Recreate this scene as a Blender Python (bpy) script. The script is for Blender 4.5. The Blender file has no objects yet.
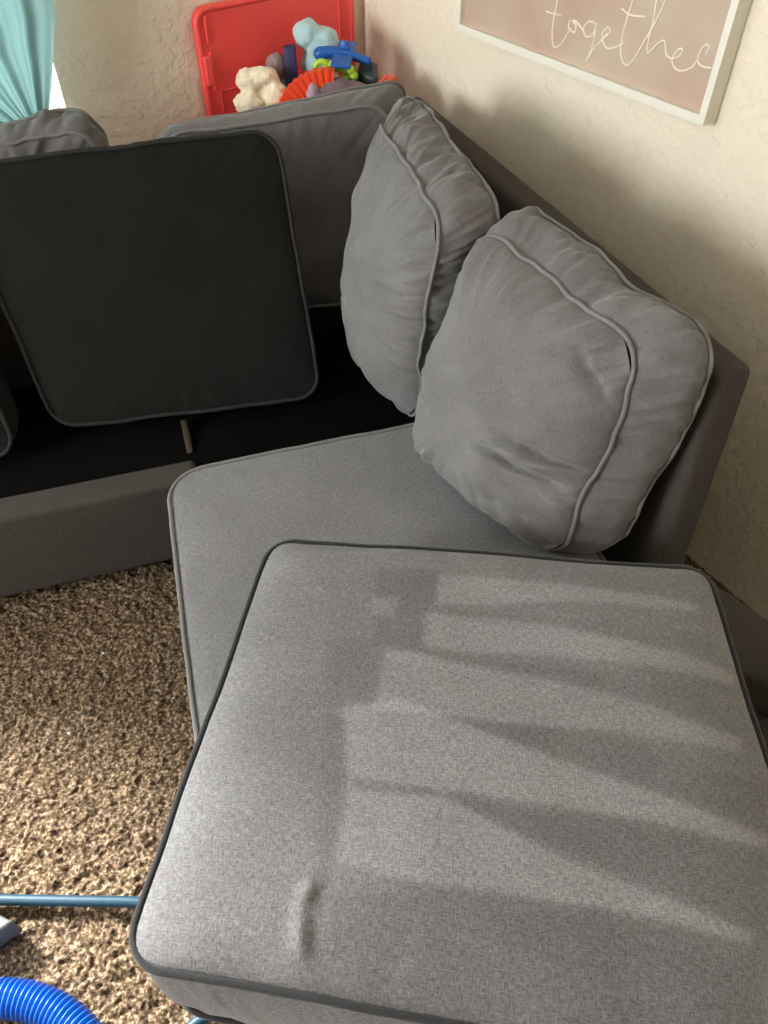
import bpy, bmesh, math, random
import numpy as np
from mathutils import Vector, Matrix, noise
random.seed(4); noise.seed_set(7)
SC = bpy.context.scene
COL = SC.collection
PI = math.pi

# ---------------------------------------------------------------- materials
def new_mat(name):
    m = bpy.data.materials.new(name); m.use_nodes = True
    nt = m.node_tree
    return m, nt, nt.nodes['Principled BSDF']

def N(nt, t, **kw):
    n = nt.nodes.new(t)
    for k, v in kw.items():
        if k in n.inputs: n.inputs[k].default_value = v
        else: setattr(n, k, v)
    return n

def L(nt, a, b): nt.links.new(a, b)

def ramp(nt, fac, stops):
    r = nt.nodes.new('ShaderNodeValToRGB')
    e = r.color_ramp.elements
    while len(e) < len(stops): e.new(0.5)
    for i, (p, c) in enumerate(stops):
        e[i].position = p; e[i].color = (c[0], c[1], c[2], 1)
    L(nt, fac, r.inputs['Fac'])
    return r

def plain(name, col, rough=0.5, metal=0.0, bump=0.0, bscale=200, sheen=0.0, var=0.0, vscale=30):
    m, nt, p = new_mat(name)
    p.inputs['Base Color'].default_value = (*col, 1)
    p.inputs['Roughness'].default_value = rough
    p.inputs['Metallic'].default_value = metal
    p.inputs['Sheen Weight'].default_value = sheen
    tc = N(nt, 'ShaderNodeTexCoord')
    if var:
        nz = N(nt, 'ShaderNodeTexNoise', Scale=vscale, Detail=4.0)
        L(nt, tc.outputs['Object'], nz.inputs['Vector'])
        r = ramp(nt, nz.outputs['Fac'], [(0.3, [c*(1-var) for c in col]), (0.7, [min(1, c*(1+var)) for c in col])])
        L(nt, r.outputs['Color'], p.inputs['Base Color'])
    if bump:
        nz = N(nt, 'ShaderNodeTexNoise', Scale=bscale, Detail=3.0)
        L(nt, tc.outputs['Object'], nz.inputs['Vector'])
        b = N(nt, 'ShaderNodeBump', Strength=bump, Distance=0.003)
        L(nt, nz.outputs['Fac'], b.inputs['Height']); L(nt, b.outputs['Normal'], p.inputs['Normal'])
    return m

def fabric(name, col, weave=1.0, contrast=0.25, nap=False, bump=0.5, coord='UV', blotch=0.12, sheen=0.25):
    """chenille upholstery: crossed short dashes of warp and weft with larger worn blotches"""
    m, nt, p = new_mat(name)
    p.inputs['Roughness'].default_value = 0.92
    p.inputs['Specular IOR Level'].default_value = 0.15 if sheen > 0.1 else 0.04
    p.inputs['Sheen Weight'].default_value = sheen
    p.inputs['Sheen Roughness'].default_value = 0.45
    tc = N(nt, 'ShaderNodeTexCoord')
    def dashes(sx, sy):
        mp = N(nt, 'ShaderNodeMapping'); mp.inputs['Scale'].default_value = (sx*weave, sy*weave, sx*weave)
        L(nt, tc.outputs[coord], mp.inputs['Vector'])
        nz = N(nt, 'ShaderNodeTexNoise', Scale=1.0, Detail=2.0, Roughness=0.55)
        L(nt, mp.outputs['Vector'], nz.inputs['Vector'])
        return nz.outputs['Fac']
    a = dashes(110, 420); b = dashes(420, 110)
    mx = N(nt, 'ShaderNodeMath', operation='MAXIMUM'); L(nt, a, mx.inputs[0]); L(nt, b, mx.inputs[1])
    big = N(nt, 'ShaderNodeTexNoise', Scale=7.0, Detail=4.0, Roughness=0.6)
    L(nt, tc.outputs[coord], big.inputs['Vector'])
    lo = [c*(1-contrast) for c in col]; hi = [c*(1+contrast) for c in col]
    r = ramp(nt, mx.outputs[0], [(0.40, lo), (0.70, hi)])
    r2 = ramp(nt, big.outputs['Fac'], [(0.3, [1-blotch]*3), (0.7, [1+blotch*0.4]*3)])
    mul = N(nt, 'ShaderNodeMix', data_type='RGBA', blend_type='MULTIPLY'); mul.inputs['Factor'].default_value = 1
    L(nt, r.outputs['Color'], mul.inputs['A']); L(nt, r2.outputs['Color'], mul.inputs['B'])
    out = mul.outputs['Result']
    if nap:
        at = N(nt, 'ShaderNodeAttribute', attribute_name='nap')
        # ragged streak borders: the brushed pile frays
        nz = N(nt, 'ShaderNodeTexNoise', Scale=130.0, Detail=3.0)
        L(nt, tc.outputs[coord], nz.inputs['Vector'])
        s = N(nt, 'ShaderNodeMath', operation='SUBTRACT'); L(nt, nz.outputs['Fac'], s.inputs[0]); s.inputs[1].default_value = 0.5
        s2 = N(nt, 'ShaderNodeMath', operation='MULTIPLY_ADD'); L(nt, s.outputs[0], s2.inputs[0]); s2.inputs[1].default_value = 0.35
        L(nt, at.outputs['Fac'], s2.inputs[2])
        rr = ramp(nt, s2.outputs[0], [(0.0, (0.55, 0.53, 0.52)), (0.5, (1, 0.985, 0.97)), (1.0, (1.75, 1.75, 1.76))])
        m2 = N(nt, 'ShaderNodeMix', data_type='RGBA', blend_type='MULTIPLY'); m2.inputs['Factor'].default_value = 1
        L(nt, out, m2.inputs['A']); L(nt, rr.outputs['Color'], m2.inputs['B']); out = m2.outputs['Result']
    L(nt, out, p.inputs['Base Color'])
    bp = N(nt, 'ShaderNodeBump', Strength=bump, Distance=0.0015)
    L(nt, mx.outputs[0], bp.inputs['Height']); L(nt, bp.outputs['Normal'], p.inputs['Normal'])
    return m

def wall_mat(name, col):
    m, nt, p = new_mat(name)
    p.inputs['Roughness'].default_value = 0.75
    p.inputs['Specular IOR Level'].default_value = 0.3
    tc = N(nt, 'ShaderNodeTexCoord')
    nz = N(nt, 'ShaderNodeTexNoise', Scale=75.0, Detail=4.0, Roughness=0.6)
    L(nt, tc.outputs['Object'], nz.inputs['Vector'])
    nz2 = N(nt, 'ShaderNodeTexNoise', Scale=45.0, Detail=3.0)
    L(nt, tc.outputs['Object'], nz2.inputs['Vector'])
    r1 = ramp(nt, nz2.outputs['Fac'], [(0.45, (0, 0, 0)), (0.6, (1, 1, 1))])
    mul = N(nt, 'ShaderNodeMath', operation='MULTIPLY'); L(nt, nz.outputs['Fac'], mul.inputs[0]); L(nt, r1.outputs['Color'], mul.inputs[1])
    b = N(nt, 'ShaderNodeBump', Strength=0.6, Distance=0.005)
    L(nt, mul.outputs[0], b.inputs['Height']); L(nt, b.outputs['Normal'], p.inputs['Normal'])
    n3 = N(nt, 'ShaderNodeTexNoise', Scale=2.0, Detail=3.0); L(nt, tc.outputs['Object'], n3.inputs['Vector'])
    r = ramp(nt, n3.outputs['Fac'], [(0.3, [c*0.95 for c in col]), (0.7, [c*1.03 for c in col])])
    L(nt, r.outputs['Color'], p.inputs['Base Color'])
    return m

M = {}
M['wall'] = wall_mat('plaster', (0.86, 0.77, 0.63))
M['ceiling'] = plain('ceiling_paint', (0.75, 0.73, 0.68), 0.9, bump=0.3, bscale=90)
M['white'] = plain('white_paint', (0.78, 0.78, 0.75), 0.45)
M['vinyl'] = plain('window_vinyl', (0.8, 0.82, 0.82), 0.35)
G = (0.178, 0.171, 0.174)
M['grey'] = fabric('grey_chenille', (0.205, 0.199, 0.203))
M['nap'] = fabric('brushed_chenille', (0.207, 0.204, 0.214), contrast=0.36, nap=True, bump=0.9, weave=1.35, blotch=0.10)
M['greyC'] = fabric('plush_chenille', G, weave=1.3, contrast=0.17, bump=0.35, blotch=0.22)
M['greyF'] = fabric('frame_chenille_shaded', (0.066, 0.057, 0.050), coord='Object', contrast=0.15, sheen=0.06)  # sofa fabric darkened: shade on rail and back rests put into the colour
M['dgrey'] = fabric('seat_underside_shaded', (0.016, 0.0155, 0.0145), contrast=0.12, bump=0.25, blotch=0.15, sheen=0.05)  # dark underside cloth, darkened further to carry the stood cushions' shade
M['pipe'] = plain('piping_cloth', (0.18, 0.174, 0.172), 0.9, bump=0.4, bscale=500, sheen=0.2)
M['pipeD'] = plain('piping_cloth_dark', (0.02, 0.02, 0.023), 0.9, bump=0.4, bscale=500, sheen=0.25)
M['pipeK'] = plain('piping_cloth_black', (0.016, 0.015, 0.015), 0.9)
M['black'] = plain('shaded_deck_cloth', (0.0035, 0.003, 0.003), 0.95)  # near-black colour stands in for shade in the open seat hollow
M['black'].node_tree.nodes['Principled BSDF'].inputs['Specular IOR Level'].default_value = 0.05
M['strap'] = plain('tan_webbing', (0.05, 0.035, 0.02), 0.9)
M['foot'] = plain('black_plastic_foot', (0.02, 0.02, 0.02), 0.5)
M['red'] = plain('red_plastic', (0.92, 0.085, 0.08), 0.38, bump=0.05, bscale=60)
M['cream'] = plain('cream_plush', (0.85, 0.74, 0.55), 0.95, bump=1.0, bscale=260, sheen=0.4, var=0.12, vscale=60)
M['orangered'] = plain('orange_red_plastic', (0.85, 0.07, 0.02), 0.4)
M['paleblue'] = plain('pale_blue_plush', (0.42, 0.62, 0.66), 0.95, bump=0.8, bscale=220, sheen=0.4, var=0.1)
M['navy'] = plain('navy_plastic', (0.035, 0.03, 0.10), 0.5)
M['blue'] = plain('blue_plastic', (0.01, 0.10, 0.42), 0.4)
M['lime'] = plain('lime_plastic', (0.38, 0.60, 0.05), 0.45)
M['purple'] = plain('dusty_purple_plush', (0.17, 0.11, 0.13), 0.95, bump=0.8, bscale=220, sheen=0.3)
M['lilac'] = plain('lilac_plush', (0.42, 0.30, 0.38), 0.95, bump=0.8, bscale=220, sheen=0.3)
M['darkgrey'] = plain('charcoal_plastic', (0.035, 0.045, 0.055), 0.45)
M['greyplush'] = plain('grey_plush', (0.30, 0.22, 0.22), 0.95, bump=0.6)
M['coral'] = plain('coral_plastic', (0.85, 0.12, 0.05), 0.45)
M['teal'] = plain('teal_rubber', (0.007, 0.045, 0.075), 0.5)
M['bluehose'] = plain('blue_hose_plastic', (0.012, 0.14, 0.56), 0.30)
M['steel'] = plain('brushed_grey_metal', (0.16, 0.17, 0.165), 0.5, metal=0.2)
M['script'] = plain('cream_script_ink', (0.92, 0.84, 0.68), 0.7)

def print_mat():
    m, nt, p = new_mat('blush_print')
    tc = N(nt, 'ShaderNodeTexCoord')
    nz = N(nt, 'ShaderNodeTexNoise', Scale=5.0, Detail=3.0); L(nt, tc.outputs['Object'], nz.inputs['Vector'])
    r = ramp(nt, nz.outputs['Fac'], [(0.35, (0.50, 0.33, 0.26)), (0.55, (0.53, 0.40, 0.32)), (0.72, (0.56, 0.46, 0.34))])
    L(nt, r.outputs['Color'], p.inputs['Base Color']); p.inputs['Roughness'].default_value = 0.6
    return m
M['print'] = print_mat()

def carpet_mat():
    m, nt, p = new_mat('brown_shag_carpet')
    p.inputs['Roughness'].default_value = 1.0
    p.inputs['Specular IOR Level'].default_value = 0.05
    tc = N(nt, 'ShaderNodeTexCoord')
    a = N(nt, 'ShaderNodeTexNoise', Scale=150.0, Detail=3.0, Roughness=0.6); L(nt, tc.outputs['Object'], a.inputs['Vector'])
    b = N(nt, 'ShaderNodeTexNoise', Scale=9.0, Detail=3.0); L(nt, tc.outputs['Object'], b.inputs['Vector'])
    r = ramp(nt, a.outputs['Fac'], [(0.33, (0.036, 0.021, 0.012)), (0.5, (0.120, 0.080, 0.050)), (0.68, (0.40, 0.295, 0.20))])
    r2 = ramp(nt, b.outputs['Fac'], [(0.3, (0.85,)*3), (0.7, (1.1,)*3)])
    mul = N(nt, 'ShaderNodeMix', data_type='RGBA', blend_type='MULTIPLY'); mul.inputs['Factor'].default_value = 1
    L(nt, r.outputs['Color'], mul.inputs['A']); L(nt, r2.outputs['Color'], mul.inputs['B'])
    L(nt, mul.outputs['Result'], p.inputs['Base Color'])
    bp = N(nt, 'ShaderNodeBump', Strength=0.6, Distance=0.004); L(nt, a.outputs['Fac'], bp.inputs['Height'])
    L(nt, bp.outputs['Normal'], p.inputs['Normal'])
    return m
M['carpet'] = carpet_mat()

def curtain_mat():
    m, nt, p = new_mat('teal_sheer')
    nt.nodes.remove(p)
    out = nt.nodes['Material Output']
    d = N(nt, 'ShaderNodeBsdfDiffuse'); d.inputs['Color'].default_value = (0.24, 0.36, 0.35, 1)
    t = N(nt, 'ShaderNodeBsdfTranslucent'); t.inputs['Color'].default_value = (0.065, 0.115, 0.112, 1)
    mx = N(nt, 'ShaderNodeMixShader'); mx.inputs[0].default_value = 0.55
    L(nt, d.outputs[0], mx.inputs[1]); L(nt, t.outputs[0], mx.inputs[2]); L(nt, mx.outputs[0], out.inputs[0])
    return m
M['curtain'] = curtain_mat()

def glass_mat():
    m, nt, p = new_mat('window_glass')
    nt.nodes.remove(p)
    out = nt.nodes['Material Output']
    t = N(nt, 'ShaderNodeBsdfTransparent'); t.inputs['Color'].default_value = (0.96, 0.98, 0.98, 1)
    g = N(nt, 'ShaderNodeBsdfGlossy'); g.inputs['Roughness'].default_value = 0.02
    mx = N(nt, 'ShaderNodeMixShader'); mx.inputs[0].default_value = 0.06
    L(nt, t.outputs[0], mx.inputs[1]); L(nt, g.outputs[0], mx.inputs[2]); L(nt, mx.outputs[0], out.inputs[0])
    return m
M['glass'] = glass_mat()

# ---------------------------------------------------------------- object helpers
def tag(o, label=None, cat=None, group=None, kind=None):
    if label: o['label'] = label
    if cat: o['category'] = cat
    if group: o['group'] = group
    if kind: o['kind'] = kind
    return o

def empty(name, loc, label=None, cat=None, group=None):
    o = bpy.data.objects.new(name, None); COL.objects.link(o)
    o.location = loc; o.empty_display_size = 0.1
    return tag(o, label, cat, group)

def world_loc(o):
    v = Vector((0, 0, 0))
    while o: v += Vector(o.location); o = o.parent
    return v

def build(name, verts, faces, mat, parent=None, smooth=True, uvs=None, attr=None, weld=0.0):
    """vertices are given in room coordinates; the object's origin goes to its parent's base or its own base"""
    V = np.array([tuple(v) for v in verts], dtype=float)
    if parent: org = np.array(world_loc(parent))
    else: org = np.array([(V[:, 0].min()+V[:, 0].max())/2, (V[:, 1].min()+V[:, 1].max())/2, V[:, 2].min()])
    V = V - org
    me = bpy.data.meshes.new(name)
    me.from_pydata(V.tolist(), [], faces)
    if uvs is not None:
        uvl = me.uv_layers.new(name='UVMap')
        li = np.empty(len(me.loops), dtype=np.int32); me.loops.foreach_get('vertex_index', li)
        uvl.data.foreach_set('uv', np.array(uvs, dtype=np.float32)[li].ravel())
    if attr is not None:
        a = me.attributes.new('nap', 'FLOAT', 'POINT'); a.data.foreach_set('value', np.array(attr, dtype=np.float32))
    me.materials.append(mat)
    if weld:
        bm = bmesh.new(); bm.from_mesh(me); bmesh.ops.remove_doubles(bm, verts=bm.verts, dist=weld)
        bmesh.ops.recalc_face_normals(bm, faces=bm.faces); bm.to_mesh(me); bm.free()
    me.polygons.foreach_set('use_smooth', [smooth]*len(me.polygons))
    me.update()
    o = bpy.data.objects.new(name, me); COL.objects.link(o)
    if parent: o.parent = parent
    else: o.location = org
    return o

class MB:
    def __init__(s): s.v = []; s.f = []
    def add(s, v, f):
        n = len(s.v); s.v += [tuple(p) for p in v]; s.f += [tuple(i+n for i in q) for q in f]
    def hexa(s, p):      # 8 corners: bottom 4 ccw then top 4 ccw
        s.add(p, [(0, 3, 2, 1), (4, 5, 6, 7), (0, 1, 5, 4), (1, 2, 6, 5), (2, 3, 7, 6), (3, 0, 4, 7)])
    def bev_hexa(s, p, r=0.01, seg=2):
        bm = bmesh.new(); vs = [bm.verts.new(q) for q in p]
        for q in [(0, 3, 2, 1), (4, 5, 6, 7), (0, 1, 5, 4), (1, 2, 6, 5), (2, 3, 7, 6), (3, 0, 4, 7)]: bm.faces.new([vs[i] for i in q])
        bmesh.ops.recalc_face_normals(bm, faces=bm.faces)
        bmesh.ops.bevel(bm, geom=list(bm.edges), offset=r, segments=seg, profile=0.6, affect='EDGES')
        s.bm(bm)
    def bm(s, bm):
        bm.verts.ensure_lookup_table(); bm.verts.index_update()
        s.add([v.co[:] for v in bm.verts], [[v.index for v in f.verts] for f in bm.faces]); bm.free()
    def prism(s, poly, z0, z1, r=0.0, seg=3):
        bm = bmesh.new()
        a = [bm.verts.new((x, y, z0)) for x, y in poly]; b = [bm.verts.new((x, y, z1)) for x, y in poly]
        n = len(poly); bm.faces.new(a[::-1]); bm.faces.new(b)
        for i in range(n): bm.faces.new((a[i], a[(i+1) % n], b[(i+1) % n], b[i]))
        bmesh.ops.recalc_face_normals(bm, faces=bm.faces)
        if r: bmesh.ops.bevel(bm, geom=list(bm.edges), offset=r, segments=seg, profile=0.6, affect='EDGES', clamp_overlap=True)
        s.bm(bm)
    def tube(s, pts, rad, n=8, closed=False, cap=True):
        pts = [Vector(p) for p in pts]; m = len(pts)
        rf = rad if callable(rad) else (lambda i: rad)
        rings = []; ref = None
        for i in range(m):
            if closed: t = pts[(i+1) % m]-pts[i-1]
            else: t = pts[min(i+1, m-1)]-pts[max(i-1, 0)]
            t.normalize()
            if ref is None:
                ref = Vector((0, 0, 1)) if abs(t.z) < 0.9 else Vector((1, 0, 0))
            ref = (ref-t*ref.dot(t)).normalized(); b = t.cross(ref)
            rings.append([pts[i]+(ref*math.cos(2*PI*k/n)+b*math.sin(2*PI*k/n))*rf(i) for k in range(n)])
        v = [p for r in rings for p in r]; f = []
        for i in range(m if closed else m-1):
            j = (i+1) % m
            for k in range(n): f.append((i*n+k, i*n+(k+1) % n, j*n+(k+1) % n, j*n+k))
        if cap and not closed: f.append(tuple(range(n))[::-1]); f.append(tuple((m-1)*n+k for k in range(n)))
        s.add(v, f)
    def ico(s, c, r, sub=3, nz=0.0, nf=20, seed=0):
        bm = bmesh.new(); bmesh.ops.create_icosphere(bm, subdivisions=sub, radius=1)
        r = Vector(r) if hasattr(r, '__len__') else Vector((r, r, r))
        for v in bm.verts:
            d = v.co.copy(); k = 1+nz*noise.noise(d*nf/10+Vector((seed, 0, 0)))
            v.co = Vector((c[0]+d.x*r.x*k, c[1]+d.y*r.y*k, c[2]+d.z*r.z*k))
        s.bm(bm)
    def out(s, name, mat, parent=None, smooth=True, weld=0.0): return build(name, s.v, s.f, mat, parent, smooth, weld=weld)

def smooth_path(pts, per=8, closed=False):
    P = [Vector(p) for p in pts]; out = []; n = len(P)
    rng = n if closed else n-1
    for i in range(rng):
        p0 = P[(i-1) % n] if closed or i > 0 else P[0]*2-P[1]
        p1 = P[i]; p2 = P[(i+1) % n]
        p3 = P[(i+2) % n] if closed or i+2 < n else P[-1]*2-P[-2]
        for k in range(per):
            t = k/per
            out.append(0.5*((2*p1)+(p2-p0)*t+(2*p0-5*p1+4*p2-p3)*t*t+(3*p1-p0-3*p2+p3)*t**3))
    if not closed: out.append(P[-1])
    return out

# sofa frame: u runs along the chaise side away from the camera, v towards the back rest by the wall
def S(u, v, z): return Vector((-0.292*u+0.956*v, 0.956*u+0.292*v, z))

# ---------------------------------------------------------------- boxed, piped cushion
def rr(a, b, hx, hy, r):
    """square [-1,1]^2 boundary direction -> rounded rectangle point"""
    m = max(abs(a), abs(b))
    if m < 1e-9: return 0, 0, 0
    qx, qy = a/m*hx, b/m*hy
    ix = max(-(hx-r), min(hx-r, qx)); iy = max(-(hy-r), min(hy-r, qy))
    dx, dy = qx-ix, qy-iy
    if abs(dx) > 1e-9 and abs(dy) > 1e-9:
        l = math.hypot(dx, dy); qx, qy = ix+dx/l*r, iy+dy/l*r
    return qx/hx*m, qy/hy*m, m

def cushion(name, front, rear, mat, label, cat='cushion', group=None, r=0.06, n=90, bulge=0.05, rbulge=0.03, gus=0.012,
            warp=0.006, wfreq=5, gather=0.004, gfreq=26, ggather=0.004, folds=(), nap=None, pipemat=None, prad=0.0055, seed=0,
            prof=2.6, gmat=None, bsh=(0, 0), crease=None, sag=None, lowprof=None):
    """front / rear: 4 corners each (top-left, top-right, bottom-right, bottom-left) seen from the front"""
    F = [Vector(p) for p in front]; R = [Vector(p) for p in rear]
    W = ((F[1]-F[0]).length+(F[2]-F[3]).length)/2; Hh = ((F[0]-F[3]).length+(F[1]-F[2]).length)/2
    T = sum((F[i]-R[i]).length for i in range(4))/4
    nf = (F[1]-F[0]).cross(F[3]-F[0]); nf.normalize()
    cF = sum(F, Vector())/4; cR = sum(R, Vector())/4
    if nf.dot(cF-cR) < 0: nf = -nf
    sd = Vector((seed*3.7, seed*1.3, 0))
    def quad(Q, a, b):
        x, y = (a+1)/2, (b+1)/2
        return (Q[3]*(1-x)+Q[2]*x)*(1-y)+(Q[0]*(1-x)+Q[1]*x)*y
    def pos(a, b, c):
        t = (c+1)/2
        p = quad(R, a, b)*(1-t)+quad(F, a, b)*t
        if sag: p = p+sag(a, b, c)
        return p+noise.noise_vector(p*wfreq+sd)*warp+noise.noise_vector(p*wfreq*3.1+sd)*warp*0.35
    def profile(a, b):
        a = a-bsh[0]*(1-a*a); b = b-bsh[1]*(1-b*b)
        return max(0.0, (1-abs(a)**prof)*(1-abs(b)**(prof if b > 0 else lowprof or prof)))**0.62
    def rig(x): return 1-abs(noise.noise(x))*2.2
    V = []; UV = []; FA = []; AT = []
    def grid(c, B, sgn):
        base = len(V)
        for j in range(n+1):
            for i in range(n+1):
                a0, b0 = -1+2*i/n, -1+2*j/n
                # denser towards the rim
                a0 = math.sin(a0*PI/2)*0.45+a0*0.55; b0 = math.sin(b0*PI/2)*0.45+b0*0.55
                a, b, m = rr(a0, b0, W/2, Hh/2, r)
                p = pos(a, b, c)
                h = B*profile(a/ max(1e-6, 1), b)
                ang = math.atan2(b0, a0)
                if gather:
                    k = noise.noise(Vector((math.cos(ang)*gfreq*0.5, math.sin(ang)*gfreq*0.5, m*1.5))+sd)
                    k2 = noise.noise(Vector((math.cos(ang)*gfreq, math.sin(ang)*gfreq, m*2.0))+sd)
                    msk = (m**5)*(1-m**24)
                    h += (k*1.3+k2*0.7)*gather*2*msk
                    h += noise.noise(Vector((a*2.2, b*2.2, seed)))*gather*1.6*(1-m**6)
                if sgn > 0:
                    for f in folds: h += f(a, b)*(1-m**30)
                V.append(p+nf*sgn*h)
                UV.append((a*W/2, b*Hh/2)); AT.append(nap(a, b) if (nap and sgn > 0) else 0.5)
        for j in range(n):
            for i in range(n):
                q = [base+j*(n+1)+i, base+j*(n+1)+i+1, base+(j+1)*(n+1)+i+1, base+(j+1)*(n+1)+i]
                FA.append(q if sgn > 0 else q[::-1])
    grid(1, bulge, 1); grid(-1, rbulge, -1)
    # rim
    loop = []
    g = [math.sin((-1+2*i/n)*PI/2)*0.45+(-1+2*i/n)*0.55 for i in range(n+1)]
    loop += [(x, -1) for x in g[:-1]]+[(1, y) for y in g[:-1]]+[(x, 1) for x in g[::-1][:-1]]+[(-1, y) for y in g[::-1][:-1]]
    rim = [rr(a, b, W/2, Hh/2, r)[:2] for a, b in loop]; K = len(rim)
    ax = (F[1]-F[0]).normalized(); ay = (F[0]-F[3]).normalized()
    base = len(V); RN = 14; per = 0.0; last = None
    for k, (a, b) in enumerate(rim):
        if last: per += math.hypot((a-last[0])*W/2, (b-last[1])*Hh/2)
        last = (a, b)
        al = abs(a)**6; bl = abs(b)**6
        o = (ax*math.copysign(al, a)+ay*math.copysign(bl, b)); o.normalize()
        for j in range(RN+1):
            c = -1+2*j/RN
            h = gus*(1-c*c)
            if ggather:
                h += ((noise.noise(Vector((per*110+c*1.2, c*0.35, 3))+sd)*0.7+noise.noise(Vector((per*48-c*0.8, c*0.5, 9))+sd)*1.3+noise.noise(Vector((per*14, c*0.6, 5))+sd)*0.9)*ggather)*(1-c**8)
            V.append(pos(a, b, c)+o*h); UV.append((per, c*T/2)); AT.append(0.35)
    for k in range(K):
        for j in range(RN):
            q = [base+k*(RN+1)+j, base+((k+1) % K)*(RN+1)+j, base+((k+1) % K)*(RN+1)+j+1, base+k*(RN+1)+j+1]
            FA.append(q)
    lo = min(v.z for v in V)
    root = empty(name, ((cF.x+cR.x)/2, (cF.y+cR.y)/2, lo), label, cat, group)
    build('cushion_cover', V, FA, mat, root, uvs=UV, attr=AT if nap else None)
    for c in (1, -1):
        mb = MB()
        pts = []
        for a, b in rim:
            o = (ax*math.copysign(abs(a)**6, a)+ay*math.copysign(abs(b)**6, b)); o.normalize()
            pts.append(pos(a, b, c)+o*prad*0.7+nf*c*prad*0.35)
        pts = pts[::2] if K > 200 else pts
        mb.tube(pts, prad, 8, closed=True)
        mb.out('piping', pipemat or M['pipe'], root)
    return root

def groove(x0, y0, x1, y1, w, amp, taper=True):
    """a soft fold (amp>0 ridge, amp<0 crease) along a segment in the unit square of a cushion face"""
    dx, dy = x1-x0, y1-y0; l2 = dx*dx+dy*dy
    def f(a, b):
        t = ((a-x0)*dx+(b-y0)*dy)/l2
        if t < -0.25 or t > 1.25: return 0
        tc = max(0, min(1, t)); d = math.hypot(a-x0-dx*tc, b-y0-dy*tc)
        k = math.exp(-(d/w)**2)
        return amp*k*(math.sin(PI*max(0.03, min(0.97, tc)))**0.6 if taper else 1)
    return f

# ================================================================= THE ROOM
corner = Vector((-0.062, 2.517, 0))
wr = Vector((0.54464, -0.83867, 0))      # along the right wall, towards the camera
wb = Vector((-0.803, -0.596, 0))     # along the back wall, to the left
nr = Vector((0.83867, 0.54464, 0))       # out through the right wall
nb = Vector((-0.596, 0.803, 0))      # out through the back wall
LR, LB, HC, TH = 4.6, 3.7, 2.50, 0.16
def RW(s, z, d=0): return corner+wr*s-nr*d+Vector((0, 0, z))     # d = distance into the room
def BW(s, z, d=0): return corner+wb*s-nb*d+Vector((0, 0, z))

def wallbox(mb, W, s0, s1, z0, z1, d0, d1):
    mb.hexa([W(s0, z0, d0), W(s1, z0, d0), W(s1, z0, d1), W(s0, z0, d1), W(s0, z1, d0), W(s1, z1, d0), W(s1, z1, d1), W(s0, z1, d1)])

def struct(o): o['kind'] = 'structure'; return o

mb = MB(); wallbox(mb, RW, -TH, LR+TH, -0.02, HC, -TH, 0); struct(mb.out('wall_right', M['wall'], smooth=False))
WS0, WS1, WZ0, WZ1 = 0.885, 2.75, 0.74, 2.12
mb = MB()
wallbox(mb, BW, 0, WS0, -0.02, HC, -TH, 0); wallbox(mb, BW, WS1, LB+TH, -0.02, HC, -TH, 0)
wallbox(mb, BW, WS0, WS1, -0.02, WZ0, -TH, 0); wallbox(mb, BW, WS0, WS1, WZ1, HC, -TH, 0)
struct(mb.out('wall_back', M['wall'], smooth=False))
c2 = corner+wr*LR
def LW(s, z, d=0): return corner+wb*LB+wr*s-wb*d+Vector((0, 0, z))
VS0, VS1, VZ0, VZ1 = 0.45, 1.45, 1.00, 2.10
mb = MB()
wallbox(mb, LW, 0, VS0, -0.02, HC, -TH, 0); wallbox(mb, LW, VS1, LR, -0.02, HC, -TH, 0)
wallbox(mb, LW, VS0, VS1, -0.02, VZ0, -TH, 0); wallbox(mb, LW, VS0, VS1, VZ1, HC, -TH, 0)
struct(mb.out('wall_left', M['wall'], smooth=False))
win2 = empty('added_window', LW((VS0+VS1)/2, VZ0, 0)); struct(win2)  # unseen window, added to let fill light onto the walls
mb = MB()
for (a, b, c, d) in [(VS0, VS0+.045, VZ0, VZ1), (VS1-.045, VS1, VZ0, VZ1), (VS0, VS1, VZ0, VZ0+.045), (VS0, VS1, VZ1-.045, VZ1), ((VS0+VS1)/2-0.025, (VS0+VS1)/2+0.025, VZ0, VZ1)]:
    wallbox(mb, LW, a, b, c, d, -0.12, -0.06)
mb.out('window_frame', M['vinyl'], win2, smooth=False)
mb = MB(); wallbox(mb, LW, VS0+.045, VS1-.045, VZ0+.045, VZ1-.045, -0.095, -0.090); mb.out('window_pane', M['glass'], win2, smooth=False)
mb = MB(); wallbox(mb, lambda s, z, d=0: c2+wb*s-wr*d+Vector((0, 0, z)), 0, LB, -0.02, HC, -TH, 0); struct(mb.out('wall_front', M['wall'], smooth=False))
mb = MB(); P = [corner-nr*0-wb*TH-wr*TH, corner+wb*(LB+TH)-wr*TH, corner+wb*(LB+TH)+wr*(LR+TH), corner-wb*TH+wr*(LR+TH)]
mb.hexa([p+Vector((0, 0, HC)) for p in P]+[p+Vector((0, 0, HC+0.1)) for p in P]); struct(mb.out('ceiling', M['ceiling'], smooth=False))
mb = MB(); wallbox(mb, BW, 0, LB, 0, 0.09, 0, 0.012); struct(mb.out('baseboard_back', M['white'], smooth=False))

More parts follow.
